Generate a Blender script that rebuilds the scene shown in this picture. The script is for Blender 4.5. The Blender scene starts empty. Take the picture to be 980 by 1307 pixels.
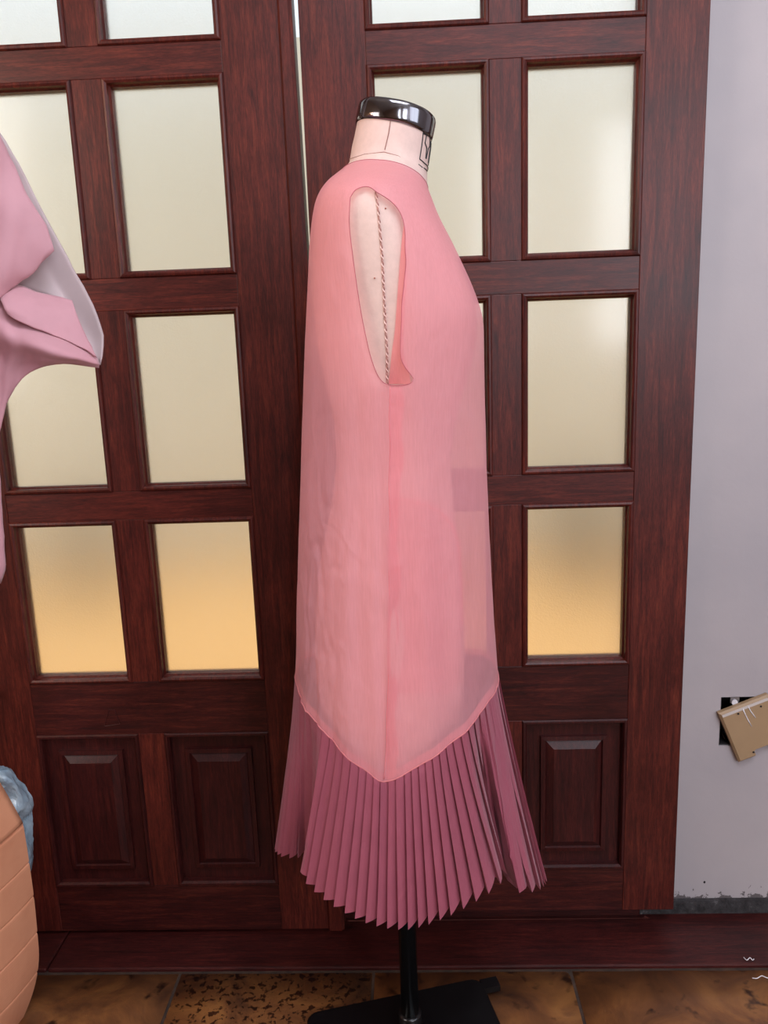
import bpy, bmesh, math, random
from mathutils import Vector, Matrix, noise
random.seed(7)
C = bpy.context.scene.collection
SC = bpy.context.scene

# ------------------------------------------------------------------ camera
CAMY, CAMH, FPX, IW, IH = -1.45, 1.205, 982.0, 980, 1307
_p, _r, _y = math.radians(10.9736), math.radians(-2.0568), math.radians(-2.1544)
FW = Vector((math.sin(_y)*math.cos(_p), math.cos(_y)*math.cos(_p), -math.sin(_p)))
_r0 = Vector((math.cos(_y), -math.sin(_y), 0)); _u0 = _r0.cross(FW)
RT = math.cos(_r)*_r0 + math.sin(_r)*_u0
UP = -math.sin(_r)*_r0 + math.cos(_r)*_u0
CAM = Vector((0, CAMY, CAMH))
cam = bpy.data.cameras.new('camera'); camo = bpy.data.objects.new('camera', cam); C.objects.link(camo)
cam.sensor_fit = 'HORIZONTAL'; cam.sensor_width = 36.0; cam.lens = FPX/IW*36.0
cam.clip_start = 0.02
camo.matrix_world = Matrix(((RT.x, UP.x, -FW.x, CAM.x), (RT.y, UP.y, -FW.y, CAM.y), (RT.z, UP.z, -FW.z, CAM.z), (0, 0, 0, 1)))
SC.camera = camo

def at(px, py, Y):
    d = FW + RT*((px-IW/2)/FPX) - UP*((py-IH/2)/FPX)
    return CAM + d*((Y-CAM.y)/d.y)
def on_floor(px, py, Z=0.0):
    d = FW + RT*((px-IW/2)/FPX) - UP*((py-IH/2)/FPX)
    return CAM + d*((Z-CAM.z)/d.z)
def proj(P):
    d = P-CAM; w = d.dot(FW)
    return (IW/2+FPX*d.dot(RT)/w, IH/2-FPX*d.dot(UP)/w, w)

# ------------------------------------------------------------------ world, sun, window light, exposure
world = bpy.data.worlds.new('sky'); SC.world = world; world.use_nodes = True
bg = world.node_tree.nodes['Background']
bg.inputs[0].default_value = (0.86, 0.93, 1.0, 1); bg.inputs[1].default_value = 1.15
def lamp(name, kind, loc, energy, color, target=None, **kw):
    l = bpy.data.lights.new(name, kind); l.energy = energy; l.color = color
    for k, v in kw.items(): setattr(l, k, v)
    o = bpy.data.objects.new(name, l); C.objects.link(o); o.location = loc
    if target is not None:
        o.rotation_euler = (Vector(target)-Vector(loc)).to_track_quat('-Z', 'Y').to_euler()
    return o
lamp('sun', 'SUN', (0, 3, 6), 1.75, (1.0, 0.91, 0.78), target=(0.7, 2.2, 0), angle=math.radians(1))
# daylight entering through the room's windows (window_1 and window_3 behind the camera, window_2 in the right wall) and its skylight
lamp('window_daylight', 'AREA', (1.72, -4.12, 2.0), 42, (0.84, 0.90, 1.0), target=(1.72, 0, 1.75), shape='RECTANGLE', size=0.78, size_y=1.45)
lamp('window_daylight_narrow', 'AREA', (0.64, -4.12, 2.0), 15, (0.84, 0.90, 1.0), target=(0.64, 0, 1.75), shape='RECTANGLE', size=0.26, size_y=1.45)
lamp('window_daylight_right', 'AREA', (2.12, -2.0, 1.9), 22, (0.80, 0.86, 1.0), target=(0, -1.2, 1.5), shape='RECTANGLE', size=1.4, size_y=1.4)
lamp('skylight_daylight', 'AREA', (0.45, -1.75, 3.04), 44, (0.84, 0.88, 1.0), target=(0.45, -1.75, 0), shape='RECTANGLE', size=1.3, size_y=1.1)
lamp('added_fill_left', 'AREA', (-1.94, -1.75, 1.75), 25, (1.0, 0.92, 0.86), target=(-0.2, -1.0, 1.3), shape='RECTANGLE', size=0.9, size_y=1.3)  # unseen fill light, added to brighten the left of the dress
SC.view_settings.view_transform = 'Standard'; SC.view_settings.look = 'None'
SC.view_settings.gamma = 1.0; SC.view_settings.use_curve_mapping = False
SC.view_settings.exposure = 0.0
SC.cycles.use_denoising = True

# ------------------------------------------------------------------ helpers
def lin(r, g, b):
    f = lambda c: (c/255/12.92) if c/255 <= 0.04045 else ((c/255+0.055)/1.055)**2.4
    return (f(r), f(g), f(b), 1.0)
class NT:
    def __init__(s, name):
        s.m = bpy.data.materials.new(name); s.m.use_nodes = True
        s.t = s.m.node_tree; s.n = s.t.nodes; s.b = s.n['Principled BSDF']; s.out = s.n['Material Output']
    def add(s, typ, **kw):
        nd = s.n.new(typ)
        for k, v in kw.items():
            if k.startswith('i_'):
                key = k[2:].replace('_', ' ')
                nd.inputs[int(key) if key.isdigit() else key].default_value = v
            else: setattr(nd, k, v)
        return nd
    def link(s, a, b): s.t.links.new(a, b)
    def ramp(s, fac, stops):
        r = s.add('ShaderNodeValToRGB'); e = r.color_ramp.elements
        while len(e) < len(stops): e.new(0.5)
        for k, (p, c) in enumerate(stops): e[k].position = p; e[k].color = c
        s.link(fac, r.inputs[0]); return r
    def coords(s, scale=(1, 1, 1), rnd=0.0):
        tc = s.add('ShaderNodeTexCoord'); mp = s.add('ShaderNodeMapping'); mp.inputs['Scale'].default_value = scale
        src = tc.outputs['Object']
        if rnd:
            oi = s.add('ShaderNodeObjectInfo'); ml = s.add('ShaderNodeMath', operation='MULTIPLY'); ml.inputs[1].default_value = rnd
            s.link(oi.outputs['Random'], ml.inputs[0])
            va = s.add('ShaderNodeVectorMath', operation='ADD'); s.link(src, va.inputs[0]); s.link(ml.outputs[0], va.inputs[1]); src = va.outputs[0]
        s.link(src, mp.inputs[0]); return mp.outputs[0]
    def noise(s, vec, scale, detail=4, rough=0.55, dist=0.0):
        nd = s.add('ShaderNodeTexNoise'); nd.inputs['Scale'].default_value = scale; nd.inputs['Detail'].default_value = detail
        nd.inputs['Roughness'].default_value = rough; nd.inputs['Distortion'].default_value = dist
        s.link(vec, nd.inputs['Vector']); return nd.outputs['Fac']
    def bump(s, h, strength, dist=0.01):
        b = s.add('ShaderNodeBump'); b.inputs['Strength'].default_value = strength; b.inputs['Distance'].default_value = dist
        s.link(h, b.inputs['Height']); s.link(b.outputs[0], s.b.inputs['Normal']); return b
    def mix(s, fac, a, b, mode='MIX'):
        m = s.add('ShaderNodeMix', data_type='RGBA', blend_type=mode)
        if isinstance(fac, float): m.inputs[0].default_value = fac
        else: s.link(fac, m.inputs[0])
        for v, i in ((a, 6), (b, 7)):
            if isinstance(v, tuple): m.inputs[i].default_value = v
            else: s.link(v, m.inputs[i])
        return m.outputs[2]
    def set(s, **kw):
        for k, v in kw.items(): s.b.inputs[k.replace('_', ' ')].default_value = v
        return s

def wood(name, sc, dark, mid, light, rough=0.40):
    t = NT(name); v = t.coords(sc, rnd=7.0)
    n1 = t.noise(v, 9.0, 6, 0.62, 0.9)
    r = t.ramp(n1, [(0.25, dark), (0.52, mid), (0.80, light)])
    vf = t.coords(tuple(a*(2.2 if a > 2 else 3.0) for a in sc), rnd=5.0); n2 = t.noise(vf, 24.0, 3, 0.7)
    r2 = t.ramp(n2, [(0.36, (0.62, 0.6, 0.6, 1)), (0.60, (1.08, 1.05, 1.05, 1))])
    v3 = t.coords((1, 1, 1), rnd=3.0); n3 = t.noise(v3, 7.0, 4, 0.6)
    r3 = t.ramp(n3, [(0.3, (0.72, 0.70, 0.74, 1)), (0.7, (1.15, 1.12, 1.1, 1))])
    c = t.mix(1.0, r.outputs[0], r2.outputs[0], 'MULTIPLY'); c = t.mix(1.0, c, r3.outputs[0], 'MULTIPLY')
    t.link(c, t.b.inputs['Base Color'])
    rr = t.add('ShaderNodeMapRange'); rr.inputs['To Min'].default_value = rough-0.06; rr.inputs['To Max'].default_value = rough+0.14
    t.link(n3, rr.inputs[0]); t.link(rr.outputs[0], t.b.inputs['Roughness'])
    t.set(Coat_Weight=0.12, Coat_Roughness=0.3, Specular_IOR_Level=0.28)
    t.bump(n2, 0.12, 0.002); return t.m
WD, WM, WL = lin(48, 15, 13), lin(84, 31, 24), lin(116, 51, 35)
M = {}
M['wood_v'] = wood('mahogany_upright', (14, 14, 1.0), WD, WM, WL)
M['wood_h'] = wood('mahogany_level', (1.0, 14, 14), WD, WM, WL)
M['wood_low_v'] = wood('darker_mahogany_upright', (14, 14, 1.0), lin(38, 12, 12), lin(60, 20, 19), lin(82, 32, 26)); M['wood_low_h'] = wood('darker_mahogany_level', (1.0, 14, 14), lin(36, 12, 12), lin(64, 22, 19), lin(96, 42, 30))  # darker mahogany tones for the raised panels and the rails around them
M['wood_dark'] = wood('dark_threshold_wood', (1.0, 14, 14), lin(38, 14, 14), lin(66, 24, 22), lin(88, 36, 30), 0.4)

t = NT('frosted_glass'); v = t.coords((1, 1, 1)); w1 = t.noise(v, 300, 2)
t.set(Base_Color=(0.97, 0.97, 0.93, 1), Transmission_Weight=1.0, Roughness=0.42, IOR=1.3, Coat_Weight=0.5, Coat_Roughness=0.11)
t.bump(w1, 0.22, 0.002); M['glass'] = t.m

t = NT('painted_wall'); v = t.coords((1, 1, 1)); n = t.noise(v, 2.2, 4); r = t.ramp(n, [(0.3, lin(160, 153, 156)), (0.7, lin(178, 168, 168))])
v2 = t.coords((1, 1, 1)); n2 = t.noise(v2, 26, 5, 0.7); r2 = t.ramp(n2, [(0.255, (0.45, 0.42, 0.4, 1)), (0.29, (1, 1, 1, 1))])
c = t.mix(1.0, r.outputs[0], r2.outputs[0], 'MULTIPLY')
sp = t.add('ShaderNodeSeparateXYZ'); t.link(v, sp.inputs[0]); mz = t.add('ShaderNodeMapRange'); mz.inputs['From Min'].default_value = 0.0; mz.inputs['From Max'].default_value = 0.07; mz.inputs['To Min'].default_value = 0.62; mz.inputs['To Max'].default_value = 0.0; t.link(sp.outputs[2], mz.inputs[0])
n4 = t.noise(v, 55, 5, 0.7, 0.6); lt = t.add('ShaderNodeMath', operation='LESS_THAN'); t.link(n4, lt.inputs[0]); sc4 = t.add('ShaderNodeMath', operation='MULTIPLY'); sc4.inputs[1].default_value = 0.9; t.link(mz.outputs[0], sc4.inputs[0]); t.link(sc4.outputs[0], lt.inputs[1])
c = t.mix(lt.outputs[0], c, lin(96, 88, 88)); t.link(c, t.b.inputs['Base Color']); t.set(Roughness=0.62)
t.bump(t.noise(v, 60, 4), 0.08, 0.004); M['wall'] = t.m
t = NT('ceiling_paint'); v = t.coords(); r = t.ramp(t.noise(v, 2), [(0.3, lin(205, 200, 196)), (0.7, lin(215, 210, 205))]); t.link(r.outputs[0], t.b.inputs['Base Color']); t.set(Roughness=0.8); M['ceiling'] = t.m
t = NT('ochre_room_paint'); v = t.coords(); r = t.ramp(t.noise(v, 2), [(0.3, lin(150, 120, 98)), (0.7, lin(164, 132, 106))]); t.link(r.outputs[0], t.b.inputs['Base Color']); t.set(Roughness=0.8); M['roomwall'] = t.m

def slate(name, fleck):
    t = NT(name); v = t.coords((1, 1, 1), rnd=20.0)
    n1 = t.noise(v, 7, 6, 0.62, 0.8)
    r1 = t.ramp(n1, [(0.28, lin(66, 40, 28)), (0.48, lin(118, 74, 42)), (0.62, lin(146, 96, 52)), (0.8, lin(92, 54, 36))])
    n2 = t.noise(v, 85 if fleck else 22, 3, 0.55, 0.3); r2 = t.ramp(n2, [(0.40 if fleck else 0.3, (0.16, 0.12, 0.11, 1)), (0.46 if fleck else 0.4, (1, 1, 1, 1))])
    c = t.mix(1.0, r1.outputs[0], r2.outputs[0], 'MULTIPLY')
    t.link(c, t.b.inputs['Base Color']); t.set(Roughness=0.42); t.bump(n1, 0.5, 0.008); return t.m
M['tile'] = slate('slate_tile', False); M['tile_fleck'] = slate('flecked_slate_tile', True)
t = NT('tile_grout'); v = t.coords(); r = t.ramp(t.noise(v, 40), [(0.3, lin(40, 28, 22)), (0.7, lin(70, 50, 38))]); t.link(r.outputs[0], t.b.inputs['Base Color']); t.set(Roughness=0.9); M['grout'] = t.m
t = NT('grey_cement'); v = t.coords(); n = t.noise(v, 45, 5, 0.7); r = t.ramp(n, [(0.35, lin(32, 28, 29)), (0.6, lin(60, 56, 57)), (0.78, lin(118, 114, 116))]); t.link(r.outputs[0], t.b.inputs['Base Color']); t.set(Roughness=0.9); t.bump(n, 0.6, 0.006); M['cement'] = t.m

def plain(name, col, rough=0.6, var=0.12, scale=30, bump=0.0, **kw):
    t = NT(name); v = t.coords(); n = t.noise(v, scale, 4, 0.6)
    a = tuple(min(1, c*(1-var)) for c in col[:3])+(1,); b = tuple(min(1, c*(1+var)) for c in col[:3])+(1,)
    r = t.ramp(n, [(0.3, a), (0.7, b)]); t.link(r.outputs[0], t.b.inputs['Base Color']); t.set(Roughness=rough, **kw)
    if bump: t.bump(n, bump, 0.004)
    return t.m
M['form'] = plain('form_calico', lin(216, 187, 176), 0.75, 0.05, 90, 0.12)
M['cap'] = plain('dark_chrome', lin(120, 118, 122), 0.12, 0.05, 20, 0, Metallic=1.0)
M['black'] = plain('black_metal', lin(15, 14, 15), 0.24, 0.2, 30)
M['ink'] = plain('black_ink', lin(24, 20, 22), 0.6, 0.1)
M['cord'] = plain('seam_cord', lin(226, 190, 180), 0.8, 0.1, 200); M['cord2'] = plain('seam_cord_dark', lin(176, 128, 120), 0.8, 0.2, 200)
M['seamline'] = plain('seam_thread', lin(150, 110, 100), 0.8, 0.2, 200)
M['rust'] = plain('rusty_pin', lin(150, 70, 40), 0.6, 0.2, 200)
M['coat_pink'] = plain('dusty_pink_cloth', lin(200, 148, 156), 0.7, 0.05, 14, 0.06, Sheen_Weight=0.25)
M['coat_grey'] = plain('grey_lining_cloth', lin(190, 172, 172), 0.75, 0.04, 14, 0.05)
M['steel'] = plain('worn_steel', lin(170, 168, 170), 0.35, 0.2, 60, 0, Metallic=0.9)
M['tan'] = plain('tan_plate', lin(158, 130, 98), 0.5, 0.06, 12)
M['tanedge'] = plain('plate_highlight', lin(196, 186, 180), 0.5, 0.06, 12)
M['white'] = plain('white_paint_drip', lin(215, 210, 212), 0.6, 0.05)
M['void'] = plain('box_dark', lin(30, 27, 28), 0.7, 0.3, 40)
M['patio'] = plain('patio_paving', lin(230, 182, 120), 0.8, 0.08, 1.5)
M['patiowall'] = plain('patio_cream_wall', lin(234, 230, 212), 0.85, 0.04, 1.2)
M['pot'] = plain('dark_planter', lin(96, 94, 96), 0.7, 0.2, 8)
M['leaf'] = plain('dark_leaf', lin(104, 108, 96), 0.6, 0.3, 8)

t = NT('cardboard'); v = t.coords((1, 1, 1)); n = t.noise(v, 10, 4); r = t.ramp(n, [(0.3, lin(212, 142, 106)), (0.7, lin(226, 158, 120))])
t.link(r.outputs[0], t.b.inputs['Base Color']); t.set(Roughness=0.75)
wv = t.add('ShaderNodeTexWave', wave_type='BANDS', bands_direction='Z'); wv.inputs['Scale'].default_value = 60; t.link(v, wv.inputs['Vector'])
t.bump(wv.outputs['Fac'], 0.05, 0.002); M['card'] = t.m
t = NT('thin_blue_plastic'); v = t.coords((1, 1, 1)); n = t.noise(v, 16, 4); r = t.ramp(n, [(0.3, lin(140, 165, 182)), (0.7, lin(186, 205, 216))])
t.link(r.outputs[0], t.b.inputs['Base Color']); t.set(Roughness=0.25, Transmission_Weight=0.15, Coat_Weight=0.4)
t.bump(n, 0.6, 0.01); M['plastic'] = t.m

def sheer(name, col, transp, transl, weave=1400, sheen=0.2):
    t = NT(name)
    v = t.coords((1, 1, 1)); n = t.noise(v, 5, 4, 0.6)
    a = tuple(c*0.90 for c in col[:3])+(1,); b = tuple(min(1, c*1.05) for c in col[:3])+(1,)
    v2 = t.coords((60, 60, 3)); n2 = t.noise(v2, 9, 3, 0.6)
    mn = t.add('ShaderNodeMath', operation='MULTIPLY_ADD'); mn.inputs[1].default_value = 0.45; t.link(n2, mn.inputs[0]); mb = t.add('ShaderNodeMath', operation='MULTIPLY'); mb.inputs[1].default_value = 0.55; t.link(n, mb.inputs[0]); t.link(mb.outputs[0], mn.inputs[2])
    r = t.ramp(mn.outputs[0], [(0.35, a), (0.65, b)])
    v3 = t.coords((1, 1, 0.6)); n3 = t.noise(v3, 22, 3, 0.5, 1.2)
    hs = t.add('ShaderNodeMath', operation='MULTIPLY_ADD'); hs.inputs[1].default_value = 0.03; t.link(n2, hs.inputs[0]); t.link(n3, hs.inputs[2])
    bm_ = t.add('ShaderNodeBump'); bm_.inputs['Strength'].default_value = 0.5; bm_.inputs['Distance'].default_value = 0.006; t.link(hs.outputs[0], bm_.inputs['Height'])
    t.link(r.outputs[0], t.b.inputs['Base Color']); t.link(bm_.outputs[0], t.b.inputs['Normal']); t.set(Roughness=0.6, Sheen_Weight=sheen)
    tl = t.add('ShaderNodeBsdfTranslucent'); t.link(r.outputs[0], tl.inputs[0])
    m1 = t.add('ShaderNodeMixShader'); m1.inputs[0].default_value = transl; t.link(t.b.outputs[0], m1.inputs[1]); t.link(tl.outputs[0], m1.inputs[2])
    if transp > 0:
        tp = t.add('ShaderNodeBsdfTransparent'); tp.inputs[0].default_value = (1.0, 0.84, 0.84, 1)
        m2 = t.add('ShaderNodeMixShader'); m2.inputs[0].default_value = transp; t.link(m1.outputs[0], m2.inputs[1]); t.link(tp.outputs[0], m2.inputs[2]); m1 = m2
    t.link(m1.outputs[0], t.out.inputs['Surface']); return t.m
M['organza'] = sheer('coral_pink_organza', lin(252, 184, 192), 0.37, 0.45)
M['organza2'] = sheer('coral_pink_organza_layer', lin(252, 168, 170), 0.30, 0.42)
M['pocket'] = sheer('pale_pocket_cloth', lin(255, 222, 222), 0.72, 0.4)
M['pleat'] = sheer('rose_pleated_cloth', lin(172, 85, 104), 0.0, 0.22)
M['seam_pink'] = plain('seam_pink', lin(214, 128, 134), 0.7, 0.1, 60)
M['edge'] = plain('rolled_hem', lin(176, 92, 104), 0.7, 0.1, 60)

def obj(name, verts, faces, mat, parent=None, smooth=False, origin=None):
    vs = [Vector(v) for v in verts]
    if origin is None:
        xs = [v.x for v in vs]; ys = [v.y for v in vs]; zs = [v.z for v in vs]
        origin = Vector(((min(xs)+max(xs))/2, (min(ys)+max(ys))/2, min(zs)))
    else: origin = Vector(origin)
    me = bpy.data.meshes.new(name); me.from_pydata([tuple(v-origin) for v in vs], [], faces); me.update()
    if smooth: me.polygons.foreach_set('use_smooth', [True]*len(me.polygons))
    me.materials.append(M[mat] if isinstance(mat, str) else mat)
    o = bpy.data.objects.new(name, me); C.objects.link(o); o.location = origin
    if parent is not None:
        o.parent = parent; p = parent; off = Vector((0, 0, 0))
        while p is not None: off += Vector(p.location); p = p.parent
        o.location = origin-off
    return o
def tag(o, label=None, cat=None, group=None, kind=None):
    if label: o['label'] = label
    if cat: o['category'] = cat
    if group: o['group'] = group
    if kind: o['kind'] = kind
    return o
def thing(name, loc, label=None, cat=None, group=None, kind=None):
    o = bpy.data.objects.new(name, None); C.objects.link(o); o.location = loc; o.empty_display_size = 0.05
    return tag(o, label, cat, group, kind)
def box_geo(x0, x1, y0, y1, z0, z1):
    v = [(x0, y0, z0), (x1, y0, z0), (x1, y1, z0), (x0, y1, z0), (x0, y0, z1), (x1, y0, z1), (x1, y1, z1), (x0, y1, z1)]
    f = [(0, 3, 2, 1), (4, 5, 6, 7), (0, 1, 5, 4), (1, 2, 6, 5), (2, 3, 7, 6), (3, 0, 4, 7)]
    return v, f
def join(*gs):
    V, F = [], []
    for v, f in gs:
        n = len(V); V += list(v); F += [tuple(i+n for i in q) for q in f]
    return V, F
def box(name, x0, x1, y0, y1, z0, z1, mat, parent=None, bev=0.0):
    v, f = box_geo(x0, x1, y0, y1, z0, z1); o = obj(name, v, f, mat, parent)
    if bev: add_bevel(o, bev)
    return o
def add_bevel(o, w, seg=2):
    m = o.modifiers.new('bevel', 'BEVEL'); m.width = w; m.segments = seg; m.limit_method = 'ANGLE'; return m
def tube_geo(pts, rad, n=8, cap=True, closed=False):
    pts = [Vector(p) for p in pts]; V, F = [], []; N = len(pts); prev = None
    for i, p in enumerate(pts):
        if closed: d = pts[(i+1) % N]-pts[i-1]
        else: d = pts[min(i+1, N-1)]-pts[max(i-1, 0)]
        if d.length < 1e-9: d = Vector((0, 0, 1))
        d.normalize()
        a = (prev - d*prev.dot(d)) if prev is not None else (Vector((0, 0, 1)) if abs(d.z) < 0.9 else Vector((1, 0, 0))).cross(d)
        if a.length < 1e-6: a = Vector((1, 0, 0)).cross(d)
        a.normalize(); prev = a; b = d.cross(a); r = rad[i] if isinstance(rad, (list, tuple)) else rad
        for k in range(n):
            q = 2*math.pi*k/n; V.append(p+a*(r*math.cos(q))+b*(r*math.sin(q)))
    M_ = N if closed else N-1
    for i in range(M_):
        j = (i+1) % N
        for k in range(n):
            l = (k+1) % n; F.append((i*n+k, i*n+l, j*n+l, j*n+k))
    if cap and not closed:
        F.append(tuple(reversed(range(n)))); F.append(tuple((N-1)*n+k for k in range(n)))
    return V, F
def lathe_geo(prof, cx, cy, n=32):
    V, F = [], []
    for r, z in prof:
        for k in range(n):
            q = 2*math.pi*k/n; V.append((cx+r*math.cos(q), cy+r*math.sin(q), z))
    for i in range(len(prof)-1):
        for k in range(n):
            l = (k+1) % n; F.append((i*n+k, i*n+l, (i+1)*n+l, (i+1)*n+k))
    F.append(tuple(reversed(range(n)))); F.append(tuple((len(prof)-1)*n+k for k in range(n)))
    return V, F
def interp(tab, x):
    if x <= tab[0][0]: return tab[0][1]
    if x >= tab[-1][0]: return tab[-1][1]
    for i in range(len(tab)-1):
        if tab[i][0] <= x <= tab[i+1][0]:
            t_ = (x-tab[i][0])/(tab[i+1][0]-tab[i][0])
            # Catmull-Rom through the table
            p1, p2 = tab[i][1], tab[i+1][1]; h = tab[i+1][0]-tab[i][0]
            m1 = (p2-tab[i-1][1])/(tab[i+1][0]-tab[i-1][0])*h if i > 0 else (p2-p1)
            m2 = (tab[i+2][1]-p1)/(tab[i+2][0]-tab[i][0])*h if i+2 < len(tab) else (p2-p1)
            return (2*t_**3-3*t_**2+1)*p1+(t_**3-2*t_**2+t_)*m1+(-2*t_**3+3*t_**2)*p2+(t_**3-t_**2)*m2
def resample(pl, n):
    L = [0.0]
    for a, b in zip(pl, pl[1:]): L.append(L[-1]+(b-a).length)
    out = []
    tabs = [[(L[i], pl[i][k]) for i in range(len(pl))] for k in range(3)]
    for i in range(n):
        s = L[-1]*i/(n-1); out.append(Vector([interp(tb, s) for tb in tabs]))
    return out
def patch_geo(rows, n=24, m=6):
    """smooth cloth surface lofted through 3D polylines"""
    rs = [resample([Vector(p) for p in r], n) for r in rows]; V, F = [], []; R_ = len(rs); T = (R_-1)*m+1
    for i in range(T):
        x = i/m
        for k in range(n):
            V.append(Vector([interp([(q, rs[q][k][c]) for q in range(R_)], x) for c in range(3)]))
    for i in range(T-1):
        for k in range(n-1): F.append((i*n+k, i*n+k+1, (i+1)*n+k+1, (i+1)*n+k))
    return V, F
def pxrow(*pts): return [at(*p) for p in pts]
def solid(o, th, off=0.0):
    m = o.modifiers.new('thickness', 'SOLIDIFY'); m.thickness = th; m.offset = off; return m

# ------------------------------------------------------------------ room shell
XL, XR, YF, ZC = -2.0, 2.2, -4.2, 3.05
WY = 0.055                                  # face of the wall the doors hang in front of
H0 = CAMH
OX0, OX1, OZ = -0.93, 0.47, 2.2             # opening behind the doors
hA = at(917, 952, WY); hB = at(968, 889, WY)
hx0, hx1, hz0, hz1 = hA.x, hB.x, hA.z, hB.z
wz0 = 0.034
g = join(box_geo(OX1, hx0, WY, WY+.16, wz0, ZC), box_geo(hx0, hx1, WY, WY+.16, wz0, hz0), box_geo(hx0, hx1, WY, WY+.16, hz1, ZC),
         box_geo(hx1, XR+.1, WY, WY+.16, wz0, ZC), box_geo(OX0, OX1, WY, WY+.16, OZ, ZC), box_geo(XL-.1, OX0, WY, WY+.16, wz0, ZC))
tag(obj('wall_back', *g, 'wall'), kind='structure')
ly0, ly1, lz0, lz1 = -2.25, -1.25, 1.05, 2.45
g = join(box_geo(XL-.1, XL, YF, ly0, 0, ZC), box_geo(XL-.1, XL, ly1, WY, 0, ZC), box_geo(XL-.1, XL, ly0, ly1, 0, lz0), box_geo(XL-.1, XL, ly0, ly1, lz1, ZC))
tag(obj('wall_left', *g, 'roomwall'), kind='structure')
ry0, ry1, rz0, rz1 = -2.75, -1.25, 1.15, 2.65
g = join(box_geo(XR, XR+.12, YF, ry0, 0, ZC), box_geo(XR, XR+.12, ry1, WY, 0, ZC), box_geo(XR, XR+.12, ry0, ry1, 0, rz0), box_geo(XR, XR+.12, ry0, ry1, rz1, ZC))
tag(obj('wall_right', *g, 'wall'), kind='structure')
fz0, fz1 = 1.2, 2.8; FWIN = [(.49, .79), (1.30, 2.14)]
g = join(*[box_geo(a, b, YF-.12, YF, 0, ZC) for a, b in ((XL-.1, .49), (.79, 1.30), (2.14, XR+.12))], *[q for a, b in FWIN for q in (box_geo(a, b, YF-.12, YF, 0, fz0), box_geo(a, b, YF-.12, YF, fz1, ZC))])
tag(obj('wall_front', *g, 'roomwall'), kind='structure')
sk = (-.22, 1.12, -2.32, -1.18)
g = join(box_geo(XL-.1, sk[0], YF-.12, WY+.16, ZC, ZC+.1), box_geo(sk[1], XR+.12, YF-.12, WY+.16, ZC, ZC+.1), box_geo(sk[0], sk[1], YF-.12, sk[2], ZC, ZC+.1), box_geo(sk[0], sk[1], sk[3], WY+.16, ZC, ZC+.1))
tag(obj('ceiling', *g, 'ceiling'), kind='structure')
def room_window(name, axis, a0, a1, z0, z1, c):
    w = thing(name, ((a0+a1)/2, c, z0) if axis == 'x' else (c, (a0+a1)/2, z0), kind='structure')
    def bar(n, p0, p1, q0, q1):
        if axis == 'x': box(n, p0, p1, c-.04, c, q0, q1, 'wood_v', w)
        else: box(n, c, c+.04, p0, p1, q0, q1, 'wood_v', w)
    bar('window_frame', a0, a0+.05, z0, z1); bar('window_frame', a1-.05, a1, z0, z1)
    bar('window_frame', a0, a1, z0, z0+.05); bar('window_frame', a0, a1, z1-.05, z1)
    bar('glazing_bar', (a0+a1)/2-.02, (a0+a1)/2+.02, z0, z1)
room_window('window_1', 'x', 1.30, 2.14, fz0, fz1, YF-.03)
room_window('window_3', 'x', .49, .79, fz0, fz1, YF-.03)
room_window('added_window_left', 'y', ly0, ly1, lz0, lz1, XL-.07)  # made-up opening that frames the added fill light on the left
room_window('window_2', 'y', ry0, ry1, rz0, rz1, XR+.03)

# floor: grout bed with stone tiles laid on it, wooden threshold board against the doors
floor = tag(box('floor', XL-.1, XR+.12, YF-.12, WY+.16, -.06, -.004, 'grout'), kind='structure')
TW = 0.395; gx = -0.105; thr = -0.097
def rough_tile(w, d, seed):
    n = 5; V, F = [], []
    for j in range(n):
        for i in range(n):
            u, v = i/(n-1), j/(n-1); e = min(u, 1-u, v, 1-v)
            V.append((u*w-w/2, v*d-d/2, (0.0 if e == 0 else 0.0035)+0.0012*noise.noise((u*3+seed, v*3, seed))))
    for j in range(n-1):
        for i in range(n-1): F.append((j*n+i, j*n+i+1, (j+1)*n+i+1, (j+1)*n+i))
    rim = [i for i in range(n)]+[j*n+n-1 for j in range(1, n)]+[(n-1)*n+i for i in range(n-2, -1, -1)]+[j*n for j in range(n-2, 0, -1)]
    b0 = len(V)
    for i in rim: V.append((V[i][0], V[i][1], -0.012))
    for k in range(len(rim)):
        l = (k+1) % len(rim); F.append((rim[l], rim[k], b0+k, b0+l))
    return V, F
tmesh = []
for s in range(4):
    v, f = rough_tile(TW-.006, TW-.006, s*3.7)
    me = bpy.data.meshes.new('tile'); me.from_pydata(v, [], f); me.materials.append(M['tile_fleck' if s == 0 else 'tile']); tmesh.append(me)
    me.polygons.foreach_set('use_smooth', [i < 16 for i in range(len(f))])
k = 0
for j in range(11):
    y1 = thr-.004-j*TW
    if y1-TW < YF-.1: break
    for i in range(-5, 7):
        x0 = gx+i*TW
        if x0 < XL-.4 or x0+TW > XR+.4: continue
        o = bpy.data.objects.new('stone_tile', tmesh[(k if j % 2 else (i+1)) % 4]); C.objects.link(o); k += 1
        o.parent = floor; o.location = Vector((x0+TW/2, y1-TW/2, -.004+.0004))-floor.location
thb = thing('trim_1', (0, thr/2, 0), kind='structure')
o = box('threshold_board', -.778, XR, thr, WY, -.012, .004, 'wood_dark', thb, .003)
o = box('threshold_board', XL, -.781, thr, WY, -.012, .003, 'wood_dark', thb, .003)
box('door_stop', -.93, .47, .045, .12, .0, .075, 'wood_dark', thb, .003)
tag(box('trim_2', OX1, XR, WY-.008, WY+.01, .004, wz0+.002, 'cement'), kind='structure')
tag(box('trim_3', XL, OX0, WY-.008, WY+.01, .004, wz0+.002, 'cement'), kind='structure')

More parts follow.
